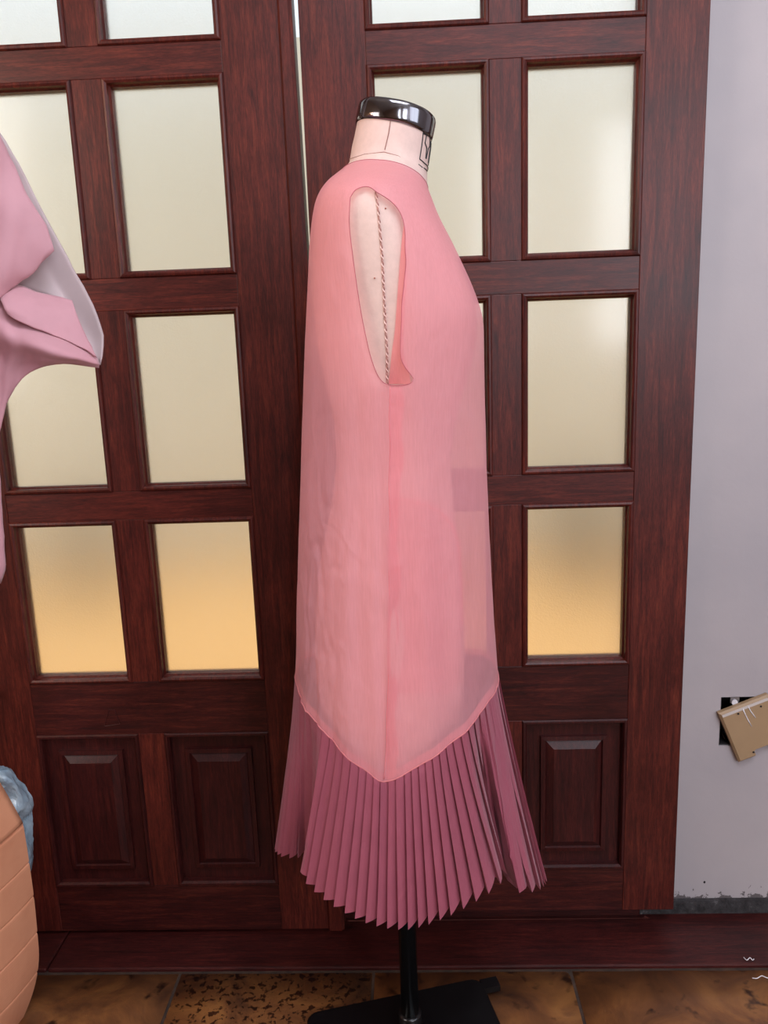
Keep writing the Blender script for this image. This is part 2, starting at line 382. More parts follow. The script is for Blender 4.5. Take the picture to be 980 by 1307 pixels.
# ------------------------------------------------------------------ the glazed doors
def ring_geo(x0, x1, z0, z1, prof, cap=False):
    V, F = [], []
    for d, y in prof: V += [(x0+d, y, z0+d), (x1-d, y, z0+d), (x1-d, y, z1-d), (x0+d, y, z1-d)]
    for i in range(len(prof)-1):
        for k_ in range(4):
            l = (k_+1) % 4; F.append((i*4+k_, i*4+l, (i+1)*4+l, (i+1)*4+k_))
    if cap:
        n = (len(prof)-1)*4; F.append((n, n+1, n+2, n+3))
    return V, F
BEAD = [(-.001, .012), (-.0005, -.001), (.0015, -.0035), (.005, -.0045), (.0085, -.002), (.0095, .005), (.0125, .009), (.013, .022)]
PMOLD = [(-.001, .012), (-.0005, -.001), (.002, -.004), (.006, -.004), (.009, .001), (.010, .012)]
PANEL = [(.004, .012), (.038, .012), (.0385, .004), (.047, .003), (.049, .007), (.063, -.0005), (.0635, -.001)]
def leaf(name, xs, rows, pan, zbot, ztop, kindlabel):
    """xs: outer-left, stile/pane, pane/mullion, mullion/pane, pane/stile, outer-right; rows: (bottom, top) of the pane rows, top row first"""
    xa, xb, xc, xd, xe, xf = xs; D0, D1 = 0.0, 0.040
    L = thing(name, ((xa+xf)/2, 0.02, zbot), kindlabel, kind='structure')
    box('stile', xa, xb, D0, D1, zbot, ztop, 'wood_v', L, .0012); box('stile', xe, xf, D0, D1, zbot, ztop, 'wood_v', L, .0012)
    edges = [ztop]
    for b_, t_ in rows: edges += [t_, b_]
    edges += [pan[1], pan[0], zbot]
    for i in range(0, len(edges), 2):
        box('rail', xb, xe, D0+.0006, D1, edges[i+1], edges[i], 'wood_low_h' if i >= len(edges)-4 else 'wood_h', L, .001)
    for b_, t_ in rows+[pan]:
        box('mullion', xc, xd, D0+.0003, D1, b_, t_, 'wood_v', L, .001)
        for p0, p1 in ((xb, xc), (xd, xe)):
            if (b_, t_) == pan:
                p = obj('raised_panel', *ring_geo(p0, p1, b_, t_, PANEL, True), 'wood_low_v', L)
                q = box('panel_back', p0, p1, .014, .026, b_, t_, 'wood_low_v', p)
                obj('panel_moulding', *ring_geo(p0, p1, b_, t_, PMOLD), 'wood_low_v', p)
            else:
                p = box('glass_pane', p0+.004, p1-.004, .019, .023, b_+.004, t_-.004, 'glass', L)
                obj('glazing_bead', *ring_geo(p0, p1, b_, t_, BEAD), 'wood_v', p)
                v, f = ring_geo(p0, p1, b_, t_, [(.010, .040), (.010, .0235)]); obj('rear_bead', *join(ring_geo(p0, p1, b_, t_, [(0, .0235), (.010, .0235), (.010, .036), (0, .036)])), 'wood_v', p)
    return L
h = H0
dR = leaf('door_2', (-.1706, -.0575, .1536, .2092, .4191, .5258), [(h+.5599, h+.893), (h+.1718, h+.5049), (h-.2172, h+.1139), (h-.602, h-.2742)],
          (h-1.0537, h-.7182), h-1.153, h+1.0, 'dark red glazed panel door beside the white wall')
dL = leaf('door_1', (-.8955, -.7893, -.5772, -.5221, -.3075, -.206), [(h+.5574, h+.893), (h+.1691, h+.5052), (h-.2264, h+.1117), (h-.618, h-.282)],
          (h-1.0824, h-.7317), h-1.192, h+1.0, 'dark red glazed panel door behind the pink coat')
# cover strip along the meeting edge of the left leaf: the slit beside it narrows downwards
def strip_geo(pts_x, z0, z1):
    (a0, a1), (b0, b1) = pts_x; V = []
    for z, (l, r) in ((z0, (a0, a1)), (z1, (b0, b1))):
        V += [(l, -.001, z), (l+.004, -.006, z), (r-.006, -.006, z), (r, -.001, z), (r, .040, z), (l, .040, z)]
    n = 6; F = [tuple(reversed(range(n))), tuple(range(n, 2*n))]
    for k_ in range(n): F.append((k_, (k_+1) % n, n+(k_+1) % n, n+k_))
    return V, F
obj('meeting_strip', *strip_geo(((-.206, -.1716), (-.206, -.1716)), h-1.192, h-.10), 'wood_v', dL)
obj('meeting_strip', *strip_geo(((-.206, -.1730), (-.206, -.1860)), h-.10, h+1.0), 'wood_v', dL)
p0 = at(-8, 880, 0.0); obj('bolt_stub', *tube_geo([p0+Vector((0, .002, 0)), p0+Vector((0, -.018, 0)), p0+Vector((.006, -.024, 0)), p0+Vector((.012, -.024, 0))], .004, 10), 'steel', dL, True)

for pts in (((133, 927), (139, 906), (146, 906), (153, 924), (133, 927)), ((121, 976), (141, 974), (143, 1004), (117, 1005))):
    obj('scratch_mark', *tube_geo([at(a, b, -.0003 if b < 950 else -.0008) for a, b in pts], .0007, 5), 'wood_dark', dL)
# ------------------------------------------------------------------ courtyard behind the frosted glass
PW = 3.4
tag(box('ground', -7, 7, WY+.16, PW, -.08, -.02, 'patio'), kind='structure')
tag(box('wall_courtyard', -7, 7, PW, PW+.2, -.08, 3.06, 'patiowall'), kind='structure')
def planter(c, r, hgt, label):
    T = thing('planter', (c.x, c.y, -.02), label, 'planter', 'planters behind the glass doors')
    v, f = lathe_geo([(r*.72, -.02), (r*.9, hgt*.6), (r, hgt), (r*1.06, hgt), (r*1.06, hgt+.03), (r*.9, hgt+.03), (r*.88, hgt-.03)], c.x, c.y, 20)
    obj('pot', v, f, 'pot', T, True)
    V, F = [], []
    for i in range(60):
        a, e = random.uniform(0, 6.28), random.uniform(.3, 1.4); l = random.uniform(.2, .42)
        d = Vector((math.cos(a)*math.cos(e), math.sin(a)*math.cos(e), math.sin(e))); s = Vector((-d.y, d.x, 0)).normalized()*.035
        b = Vector((c.x, c.y, hgt)); n = len(V)
        V += [b, b+d*l*.5+s, b+d*l, b+d*l*.5-s]; F.append((n, n+1, n+2, n+3))
    obj('foliage', V, F, 'leaf', T)
c1 = at(745, 740, 2.6); planter(Vector((c1.x, 2.6, 0)), .2, .28, 'dim dark planter blurred behind the lower right pane')
c2 = at(108, 720, 2.6); planter(Vector((c2.x, 2.6, 0)), .17, .28, 'faint grey planter blurred behind the lower left pane')

# ------------------------------------------------------------------ dress form
Y0 = -0.27
form = thing('dress_form', (-.035, Y0, 0), 'cream dress form on a black pole wearing the coral pink dress', 'dress form')
SILD = [(205, 452, 544), (215, 443, 544.5), (228, 429, 545), (243, 416, 546), (262, 407, 552), (285, 402, 561), (320, 398, 579), (365, 395.5, 600), (392, 394, 610), (412, 393, 614.5),
        (450, 391, 615.5), (520, 388.5, 616.5), (600, 386, 618.5), (680, 384, 621.5), (760, 382, 625.5), (820, 381, 629.5), (868, 380, 634), (910, 379, 639), (1000, 377, 650)]
SILF = [(128, 459, 543), (160, 455.5, 551), (178, 452, 550), (190, 449, 549), (215, 444, 545.5), (228, 431, 545), (243, 419, 546), (262, 411, 551), (285, 406, 559), (320, 402, 576), (365, 401, 596), (392, 402, 605), (412, 404, 608),
        (450, 408, 604), (520, 424, 585), (580, 430, 575), (640, 424, 578), (700, 412, 585), (760, 405, 590), (820, 404, 592), (880, 405, 591), (940, 407, 590), (1060, 410, 588)]
def sil(tab):
    l = sorted((at(a, y, Y0).z, at(a, y, Y0).x) for y, a, b in tab); r = sorted((at(b, y, Y0).z, at(b, y, Y0).x) for y, a, b in tab)
    return l, r
DL, DR = sil(SILD); FL, FR = sil(SILF)
BD = sorted([(1.52, .058), (1.495, .060), (1.478, .066), (1.468, .080), (1.452, .114), (1.438, .143), (1.424, .164), (1.405, .175), (1.37, .178), (1.30, .174), (1.19, .165), (1.05, .158), (.9, .160), (.7, .166), (.55, .172)])
BF = sorted([(1.62, .054), (1.55, .056), (1.52, .0575), (1.495, .0585), (1.478, .063), (1.468, .075), (1.452, .108), (1.438, .137), (1.424, .157), (1.405, .167), (1.37, .169), (1.30, .163), (1.19, .146), (1.09, .120), (1.0, .135), (.88, .155), (.7, .158), (.6, .15)])
def ell(tl, tr, tb, th, z, n=2.25, grow=0.0):
    l, r, b = interp(tl, z)-grow, interp(tr, z)+grow, interp(tb, z)+grow
    c, s = math.cos(th), math.sin(th)
    return Vector(((l+r)/2+(r-l)/2*math.copysign(abs(c)**(2/n), c), Y0-b*math.copysign(abs(s)**(2/n), s), z))
def cosw(th): return 0.5+0.5*math.cos(th)          # 1 front, 0 back
# body of the form
zfr, zbk = at(550, 177, Y0).z, at(456, 156, Y0).z
def ztop_f(th): return zbk+(zfr-zbk)*cosw(th)
NTH, NV = 72, 90; zlo = .55
V, F = [], []
for j in range(NV):
    u = j/(NV-1)
    for i in range(NTH):
        th = 2*math.pi*i/NTH; zt = ztop_f(th)
        V.append(ell(FL, FR, BF, th, zlo+(zt-zlo)*u, 2.15))
for j in range(NV-1):
    for i in range(NTH):
        l = (i+1) % NTH; F.append((j*NTH+l, j*NTH+i, (j+1)*NTH+i, (j+1)*NTH+l))
F.append(tuple(range(NTH)))
bodyf = obj('torso', V, F, 'form', form, True)
# neck cap: rounded metal lid on the tilted top of the neck
top = [V[(NV-1)*NTH+i] for i in range(NTH)]; cen = sum(top, Vector())/NTH
nrm = (top[NTH//4]-cen).cross(top[0]-cen).normalized()
if nrm.z < 0: nrm = -nrm
CV, CF = [], []
for s, up in ((.97, -.004), (1.025, -.004), (1.045, 0), (1.05, .004), (1.05, .018), (1.035, .0225), (1.0, .0245), (.6, .026), (.05, .027)):
    for p in top: CV.append(cen+(p-cen)*s+nrm*up)
for j in range(8):
    for i in range(NTH):
        l = (i+1) % NTH; CF.append((j*NTH+l, j*NTH+i, (j+1)*NTH+i, (j+1)*NTH+l))
CF.append(tuple(reversed([8*NTH+i for i in range(NTH)])))
obj('neck_cap', CV, CF, 'cap', form, True)
def fsurf(th, z, out): return ell(FL, FR, BF, th, z, 2.15, out)
def near_surface(px, py, tabs, n, out=0.001):
    """point of the lofted body (near side) seen at a pixel"""
    best = None; Y = Y0-.1
    for it in range(12):
        p = at(px, py, Y); l, r, b = interp(tabs[0], p.z), interp(tabs[1], p.z), interp(tabs[2], p.z)
        q = min(.999, abs((p.x-(l+r)/2)/((r-l)/2))); Y = Y0-(b+out)*(1-q**n)**(1/n)
    return at(px, py, Y)
FT = (FL, FR, BF); DT = (DL, DR, BD)
def line_on(tabs, n, pts, out, k=14):
    o = []
    for (a, b) in zip(pts, pts[1:]):
        for i in range(k): o.append(near_surface(a[0]+(b[0]-a[0])*i/k, a[1]+(b[1]-a[1])*i/k, tabs, n, out))
    o.append(near_surface(*pts[-1], tabs, n, out)); return o
obj('neck_seam', *tube_geo(line_on(FT, 2.15, [(499, 150), (496, 170), (491, 191)], .0003), .0007, 6), 'seamline', form, True)
obj('collar_seam', *tube_geo(line_on(FT, 2.15, [(446, 203), (465, 197), (490, 194), (508, 199), (522, 208)], .0002), .0006, 6), 'seamline', form, True)
# twisted side cord inside the armhole
path = line_on(FT, 2.15, [(479, 238), (483, 270), (488, 330), (491, 400), (494, 450), (494.5, 500)], .0005, 16)
path = resample(path, 260); g = ([], [])
for ph in (0, math.pi):
    pp = []
    for i, p in enumerate(path):
        q = i*0.62+ph; pp.append(p+Vector((math.cos(q)*.0011, math.sin(q)*.0009, 0)))
    obj('side_cord', *tube_geo(pp, .0009 if ph == 0 else .0007, 6), 'cord' if ph == 0 else 'cord2', form, True)
for px, py in ((492, 266), (478, 355)):
    p = near_surface(px, py, FT, 2.15, .0004); v, f = lathe_geo([(.0003, -.0009), (.0009, -.0005), (.0009, .0005), (.0003, .0009)], 0, 0, 8)
    obj('pin_head', [Vector(q)+p for q in v], f, 'rust', form, True)
# printed stamp on the neck (a framed figure), wrapped on the surface
def stamp(polys, nm):
    g = ([], [])
    for pl in polys:
        P = [fsurf(a, z, .0006) for a, z in pl]; g = join(g, tube_geo(P, .00075, 5))
    return obj(nm, *g, 'ink', form)
za, zb = at(545, 181, Y0).z+.002, at(545, 214, Y0).z+.002
def seg(a0, z0, a1, z1, n=6): return [(a0+(a1-a0)*i/n, z0+(z1-z0)*i/n) for i in range(n+1)]
A0, A1 = math.radians(40), math.radians(-32)
stamp([seg(A0, za, A0, zb), seg(A0, za, A1, za, 14), seg(A0, za-.0012, A1, za-.0012, 14), seg(A1, za, A1, zb), seg(A0, zb, math.radians(25), zb-.003), seg(math.radians(25), zb-.003, A1, zb-.003, 10),
       seg(math.radians(31), za-.002, math.radians(33), za-.012), seg(math.radians(33), za-.012, math.radians(26), za-.017), seg(math.radians(26), za-.017, math.radians(24), zb+.004), seg(math.radians(17), za-.002, math.radians(14), za-.012), seg(math.radians(14), za-.012, math.radians(20), za-.017), seg(math.radians(20), za-.017, math.radians(22), zb+.004),
       seg(math.radians(8), za-.004, math.radians(8), zb+.002), seg(math.radians(0), za-.004, math.radians(-5), zb+.002)], 'neck_stamp')
stamp([seg(math.radians(40), zb-.008, math.radians(30), zb-.0105), seg(math.radians(26), zb-.010, math.radians(10), zb-.010)], 'neck_stamp')
# pole, collar and base plate
PX, PY = -.030, Y0
obj('pole', *lathe_geo([(.0158, .012), (.0158, .90)], PX, PY, 24), 'black', form, True)
obj('pole_collar', *lathe_geo([(.024, .016), (.024, .03), (.021, .036), (.021, .062), (.0185, .066)], PX, PY, 24), 'black', form, True)
e1, e2 = on_floor(392, 1292, .018), on_floor(612, 1246, .018)
ux = Vector((e2.x-e1.x, e2.y-e1.y, 0)).normalized(); uy = Vector((ux.y, -ux.x, 0)); W_ = (e2-e1).length+.004; Dp = .31
V, F = [], []; rc = .022; loop = []
for cx_, cy_, a0 in ((rc, rc, 180), (W_-rc, rc, 270), (W_-rc, Dp-rc, 0), (rc, Dp-rc, 90)):
    for i in range(6):
        a = math.radians(a0+i*18); loop.append((cx_+rc*math.cos(a), cy_+rc*math.sin(a)))
nb = len(loop)
o0 = Vector((e1.x, e1.y, 0))-ux*.003
for z_, s in ((.004, .004), (.006, 0), (.015, 0), (.018, .003)):
    for a, b in loop:
        ca, cb = W_/2, Dp/2; V.append(o0+ux*(ca+(a-ca)*(1-s/ca))+uy*(cb+(b-cb)*(1-s/cb))+Vector((0, 0, z_)))
for j in range(3):
    for i in range(nb):
        l = (i+1) % nb; F.append((j*nb+i, (j*nb+l), (j+1)*nb+l, (j+1)*nb+i))
F.append(tuple(reversed(range(nb)))); F.append(tuple(3*nb+i for i in range(nb)))
base = obj('base_plate', V, F, 'black', form)
add_bevel(base, .001)
tp = on_floor(622, 1258, .012); tabv = []
v, f = box_geo(-.012, .022, -.012, .012, -.006, .006)
obj('foot_tab', [tp+ux*a+uy*b+Vector((0, 0, c)) for a, b, c in v], f, 'black', form)
for a, b in ((.03, .03), (W_-.03, .03), (W_-.03, Dp-.03), (.03, Dp-.03)):
    q = o0+ux*a+uy*b; obj('foot', *lathe_geo([(.012, .0), (.012, .005)], q.x, q.y, 14), 'black', form, True)

# ------------------------------------------------------------------ the dress
dress = thing('dress', (-.035, Y0, .32), 'sleeveless sheer coral pink dress with a pleated rose hem on the dress form', 'dress')
ZS_SIDE, ZS_FRONT, ZS_BACK = at(490, 998, Y0-.166).z, at(634, 866, Y0).z+.016, at(380, 868, Y0).z+.022
ARM = [(447, 252), (453, 243), (463, 238.5), (472, 239), (482, 246), (492, 252), (503, 261), (511, 272), (515, 284), (517, 298), (517, 315), (518, 335), (515.5, 362), (513, 385), (512, 415), (511, 440), (512, 458), (517, 469), (524, 478), (528, 485), (522, 490), (508, 492), (498, 491.5),
       (489, 488), (481, 477), (473, 455), (467, 430), (461, 400), (455, 362), (450, 325), (446, 290), (446, 268)]
def dense(poly, n):
    P = [Vector((a, b, 0)) for a, b in poly]+[Vector((poly[0][0], poly[0][1], 0))]
    return [(p.x, p.y) for p in resample(P, n)][:-1]
ARMD = dense(ARM, 240)
def inside(x, y, poly):
    c = False; j = len(poly)-1
    for i in range(len(poly)):
        (xi, yi), (xj, yj) = poly[i], poly[j]
        if (yi > y) != (yj > y) and x < (xj-xi)*(y-yi)/(yj-yi)+xi: c = not c
        j = i
    return c
def seam_z(th):
    c = math.cos(th); x = math.copysign(abs(c)**(2/2.25), c)+.11      # the point of the V sits a little behind the middle
    q = math.sqrt((x/(1.11 if x > 0 else .89))**2+.0016)-.04*(1-min(1, abs(x)))
    return ZS_SIDE+((ZS_FRONT if x > 0 else ZS_BACK)-ZS_SIDE)*min(1.0, max(0.0, q))
def neck_z(th): return 1.4755-.0285*cosw(th)**2.2+.004*math.sin(th)**2
def dress_pt(th, z, amp=1.0):
    p = ell(DL, DR, BD, th, z, 2.25)
    k = max(0.0, min(1.0, (1.40-z)/.55))*amp
    s_ = math.sin(th)
    d = k*(.0050*noise.noise((math.cos(th)*5.5, 3.1+s_*1.5, z*1.1))+.0012*noise.noise((math.cos(th)*13+z*2.0, s_*4, z*1.8)))
    d += k*.0010*noise.noise((math.cos(th)*14, s_*8+7, z*14))
    kw = max(0.0, min(1.0, (1.12-z)/.2))*max(0.0, min(1.0, .15-math.cos(th)))*min(1.0, 1.6*abs(s_)**1.5)
    rg = abs(noise.noise((math.cos(th)*4.2+z*5.5, s_*2+1.3, z*6.0-math.cos(th)*5.0))); d -= .0034*kw*max(0.0, 1-rg*7)
    rg = abs(noise.noise((math.cos(th)*6-z*6.5+4, s_*2+5.3, z*7.0+math.cos(th)*6.0))); d += .0026*kw*max(0.0, 1-rg*8)
    sd = math.exp(-((math.cos(th)+.075)/.035)**2); d -= .0035*k*sd
    n_ = Vector((math.cos(th), -math.sin(th), 0))
    return p+n_*d
NTH, NV = 264, 210
V, F = [], []
for j in range(NV):
    u = j/(NV-1); u = u**1.15
    for i in range(NTH):
        th = 2*math.pi*i/NTH; zn, zs = neck_z(th), seam_z(th)
        V.append(dress_pt(th, zn+(zs-zn)*u))
scr = []
for v in V:
    near = v.y < Y0; q = v if near else Vector((v.x, 2*Y0-v.y, v.z)); x, y, w = proj(q); scr.append((x, y, w))
def near_arm(x, y): return 440 < x < 534 and 232 < y < 498
kill = []
for j in range(NV-1):
    for i in range(NTH):
        l = (i+1) % NTH; q = (j*NTH+i, j*NTH+l, (j+1)*NTH+l, (j+1)*NTH+i)
        x = sum(scr[a][0] for a in q)/4; y = sum(scr[a][1] for a in q)/4
        if near_arm(x, y) and inside(x, y, ARMD): kill.append(q)
        else: F.append((q[0], q[3], q[2], q[1]))
kv = {a for q in kill for a in q}; fv = {a for q in F for a in q}
for a in kv & fv:
    x, y, w = scr[a]; bx, by = min(ARMD, key=lambda p: (p[0]-x)**2+(p[1]-y)**2)
    V[a] = V[a]+RT*((bx-x)*w/FPX)+UP*(-(by-y)*w/FPX)*1.0
used = sorted(fv); mp = {a: i for i, a in enumerate(used)}
body = obj('dress_body', [V[a] for a in used], [tuple(mp[a] for a in q) for q in F], 'organza', dress, True)
# rolled edges
for mirror in (False, True):
    P = []
    for x, y in ARMD:
        p = near_surface(x, y, DT, 2.25, .0004)
        P.append(Vector((p.x, 2*Y0-p.y, p.z)) if mirror else p)
    obj('armhole_edge', *tube_geo(P, .0005, 6, closed=True), 'edge', body, True)
obj('neck_edge', *tube_geo([ell(DL, DR, BD, 2*math.pi*i/120, neck_z(2*math.pi*i/120), 2.25) for i in range(120)], .0006, 6, closed=True), 'edge', body, True)
# armhole facing turned inside the front edge
def fpt(px, py, out): return near_surface(px, py, FT, 2.15, out)
rows = []
for y, xa, xb in ((286, 515.5, 516.5), (305, 513, 518), (340, 510, 519), (380, 507, 517), (420, 504, 515), (450, 500, 515), (475, 497.5, 522), (490, 496, 524)):
    rows.append([fpt(xa, y, .003), fpt((xa+xb)/2, y, .007), near_surface(xb, y+.5, DT, 2.25, -.0015)])
obj('armhole_facing', *patch_geo(rows, 8, 5), 'organza2', body, True)
# side seam allowance, pocket bag and seam band showing through the sheer cloth
def dsurf(px, py, out): return near_surface(px, py, DT, 2.25, out)
rows = []
for k_ in range(26):
    y = 494+k_*20; wv = 2.2*math.sin(k_*1.7)+1.6*math.sin(k_*.6); xa = 497-5*(k_/25)**2
    rows.append([dsurf(xa, y, -.0035), dsurf(xa+7, y, -.0055), dsurf(xa+(16 if k_ < 8 else 12)+wv, y, -.0045)])
obj('seam_allowance', *patch_geo(rows, 6, 3), 'organza2', body, True)
rows = []
for y, xb in ((636, 520), (640, 545), (650, 563), (665, 577), (690, 585), (740, 588), (800, 589), (850, 586), (885, 580)):
    rows.append([dsurf(499+(xb-499)*q/6, y, -.006) for q in range(7)])
obj('side_seam', *tube_geo(line_on(DT, 2.25, [(498, 493), (496.5, 530), (498, 570), (496, 615), (497.5, 660), (495.5, 710), (497, 760), (495, 810), (496, 860), (493.5, 915), (493.5, 950), (490, 995)], -.0006, 8), .0006, 6), 'seam_pink', body, True)
obj('pocket_seam', *tube_geo(line_on(DT, 2.25, [(502, 637), (520, 638), (545, 645), (563, 655), (577, 670), (585, 690), (589, 740), (590, 800)], -.004, 6), .0008, 6), 'organza2', body, True)
obj('pocket_bag', *patch_geo(rows, 14, 4), 'pocket', body, True)
rows = [[], []]
for i in range(160):
    th = 2*math.pi*i/159
    rows[0].append(dress_pt(th, seam_z(th)+.0125, 1.0)*1.0); rows[1].append(dress_pt(th, seam_z(th)-.001, 1.0))
cxs = Vector((-.035, Y0, 0))
for r_ in rows:
    for i, p in enumerate(r_): d = (p-cxs); d.z = 0; r_[i] = p-d.normalized()*.0022
obj('hem_allowance', *patch_geo(rows, 160, 2), 'organza2', body, True)
seampts = [dress_pt(2*math.pi*i/200, seam_z(2*math.pi*i/200)) for i in range(200)]
obj('waist_seam' if False else 'ruffle_seam', *tube_geo(seampts, .0011, 6, closed=True), 'organza2', body, True)

# pleated ruffle: one continuous knife-pleated band with two deep folds
HEM = [(0, 697, 1121, -.272), (10, 688, 1130, -.312), (18, 668, 1135, -.350), (22, 658, 1133, -.352), (27, 634, 1098, -.300), (33, 642, 1104, -.350), (42, 636, 1122, -.402), (60, 590, 1153, -.44), (74, 552, 1171, -.452), (88, 515, 1180, -.456), (104, 470, 1172, -.450), (120, 430, 1152, -.432),
       (134, 402, 1130, -.405), (145, 384, 1108, -.388), (150, 402, 1098, -.352), (155, 404, 1086, -.305), (160, 390, 1088, -.288), (167, 376, 1092, -.296), (173, 360, 1090, -.290), (180, 350, 1084, -.272)]
hm = [(math.radians(a), at(px, py, Y)) for a, px, py, Y in HEM]
ht = [[(a, p[c]) for a, p in hm] for c in range(3)]
def hem_pt(th):
    th = (th+math.pi) % (2*math.pi)-math.pi; a = abs(th)
    p = Vector([interp(ht[c], a) for c in range(3)])
    return p if th >= 0 else Vector((p.x, 2*Y0-p.y, p.z))
NP, SUB, NR = 74, 6, 30
prof = [(0.0, 0.0), (.35, .33), (.72, .68), (1.10, 1.0), (1.08, .72), (1.0, .12)]
V, F = [], []
NTH = NP*SUB
for j in range(NR):
    v = j/(NR-1)
    for i in range(NTH):
        p, k_ = divmod(i, SUB); q, a = prof[k_]
        jit = .35*noise.noise((p*1.37, 2.2, v*1.2))
        w_ = 2*math.pi*(p+q+jit*.25)/NP; th = w_-.20*math.sin(2*w_)+math.pi/2
        S = dress_pt(th, seam_z(th)); lean = math.radians(17)*math.sin(2*(abs((th+math.pi) % (2*math.pi)-math.pi)-math.pi/2))*(1 if math.sin(th) >= 0 else -1); Hh = hem_pt(th+lean); th += lean*v
        e = v**1.12
        P = S.lerp(Hh, v); flat = Vector((S.x+(Hh.x-S.x)*e, S.y+(Hh.y-S.y)*(v**.85), P.z))
        t1, t0 = hem_pt(th+.06), hem_pt(th-.06); tg = (t1-t0); tg.z = 0
        if tg.length < 1e-6: tg = Vector((0, 1, 0))
        tg.normalize(); nr = Vector((-tg.y, tg.x, 0))
        ta, tb_ = hem_pt(th+.09)-hem_pt(th+.03), hem_pt(th-.03)-hem_pt(th-.09); ta.z = tb_.z = 0
        turn = max(.25, ta.normalized().dot(tb_.normalized())) if ta.length > 1e-6 and tb_.length > 1e-6 else 1.0
        arc = (hem_pt(th+math.pi/NP)-hem_pt(th-math.pi/NP)).length*(1+math.radians(34)*math.cos(2*(th-math.pi/2)))
        amp = (.0035+.0085*v)*(1+.3*jit)*min(1.0, max(.3, arc/.016))*turn
        P = flat+nr*(amp*(a-.45))
        P.z += v*v*(-.007*a+.003)
        V.append(P)
for j in range(NR-1):
    for i in range(NTH):
        l = (i+1) % NTH; F.append((j*NTH+l, j*NTH+i, (j+1)*NTH+i, (j+1)*NTH+l))
ruf = obj('pleated_ruffle', V, F, 'pleat', dress); ruf['label'] = 'dusty rose knife-pleated hem ruffle'
solid(ruf, .0006)

# ------------------------------------------------------------------ second form with the draped pink coat, mostly outside the frame
CX, CY = -.79, -.53
form2 = thing('dress_form', (CX, CY, 0), 'dress form under the dusty pink coat at the left edge', 'dress form')
prof2 = [(.12, .78), (.14, .86), (.138, .98), (.105, 1.15), (.125, 1.28), (.138, 1.36), (.142, 1.44), (.12, 1.50), (.07, 1.545), (.052, 1.58), (.051, 1.63)]
def ellip(prof, cx, cy, sx, sy, n=40):
    v, f = lathe_geo(prof, 0, 0, n); return [(cx+a*sx, cy+b*sy, c) for a, b, c in v], f
obj('torso', *ellip(prof2, CX, CY, 1.15, .85), 'form', form2, True)
obj('neck_cap', *ellip([(.053, 1.63), (.055, 1.635), (.055, 1.648), (.047, 1.654)], CX, CY, 1.15, .85), 'cap', form2, True)
obj('pole', *lathe_geo([(.0158, .012), (.0158, .80)], CX, CY, 20), 'black', form2, True)
obj('base_plate', *box_geo(CX-.13, CX+.13, CY-.14, CY+.12, 0, .018), 'black', form2)
coat = thing('draped_coat', (CX, CY, .64), 'dusty pink draped coat with grey lining and raw edges, hanging at the left edge', 'coat')
obj('coat_body', *ellip([(.168, .64), (.168, .80), (.166, 1.0), (.165, 1.18), (.162, 1.33), (.165, 1.44), (.142, 1.505), (.095, 1.548), (.066, 1.57)], CX, CY, 1.06, .92, 64)[0:2], 'coat_pink', coat, True)
def cloth(nm, rows, mat, th=.0022, n=30, m=7):
    v_, f_ = patch_geo(rows, n, m); v_ = [p+Vector((.0012*noise.noise(p*60), .003*noise.noise(p*22), .0012*noise.noise(p*55+Vector((9, 0, 0))))) for p in v_]; o = obj(nm, v_, f_, mat, coat, True); solid(o, th); return o
# grey under-layer of the wide sleeve: shoulder line down to the cuff corner
cloth('sleeve_lining', [pxrow((-70, 90, -.36), (-20, 135, -.34), (0, 168, -.33), (21, 203, -.325), (43, 247, -.32), (73, 303, -.315), (101, 355, -.31), (122, 396, -.31), (130.5, 424, -.315), (131, 450, -.32), (128, 466, -.33)),
                        pxrow((-70, 130, -.345), (-20, 180, -.335), (0, 215, -.33), (18, 250, -.325), (36, 290, -.32), (58, 335, -.315), (80, 375, -.31), (98, 405, -.305), (110, 430, -.31), (118, 447, -.315), (126, 464, -.325)),
                        pxrow((-70, 260, -.345), (-30, 300, -.34), (-10, 330, -.335), (5, 350, -.33), (20, 366, -.33), (40, 372, -.325), (65, 378, -.32), (88, 394, -.318), (100, 420, -.318), (112, 440, -.322), (124, 462, -.328))], 'coat_grey')
# pink outer panel with a raw edge, lying over the lining
cloth('front_panel', [pxrow((-70, 95, -.385), (-20, 142, -.37), (0, 174, -.36), (10, 195, -.355), (18, 212, -.352), (31, 242, -.35), (44, 264, -.35), (56, 283, -.348), (64, 303, -.346), (70, 320, -.345)),
                      pxrow((-80, 170, -.40), (-40, 205, -.39), (-20, 230, -.38), (-5, 252, -.37), (8, 270, -.372), (20, 286, -.37), (32, 300, -.362), (44, 313, -.358), (54, 325, -.352), (62, 328, -.347)),
                      pxrow((-90, 270, -.40), (-60, 300, -.395), (-40, 315, -.385), (-22, 328, -.38), (-6, 338, -.385), (8, 342, -.38), (20, 343, -.37), (30, 346, -.362), (42, 346, -.355), (52, 336, -.35)),
                      pxrow((-100, 390, -.40), (-70, 395, -.395), (-45, 397, -.388), (-25, 396, -.38), (-8, 390, -.378), (3, 380, -.372), (12, 370, -.366), (20, 364, -.36), (30, 356, -.355), (41, 347, -.352))], 'coat_pink')
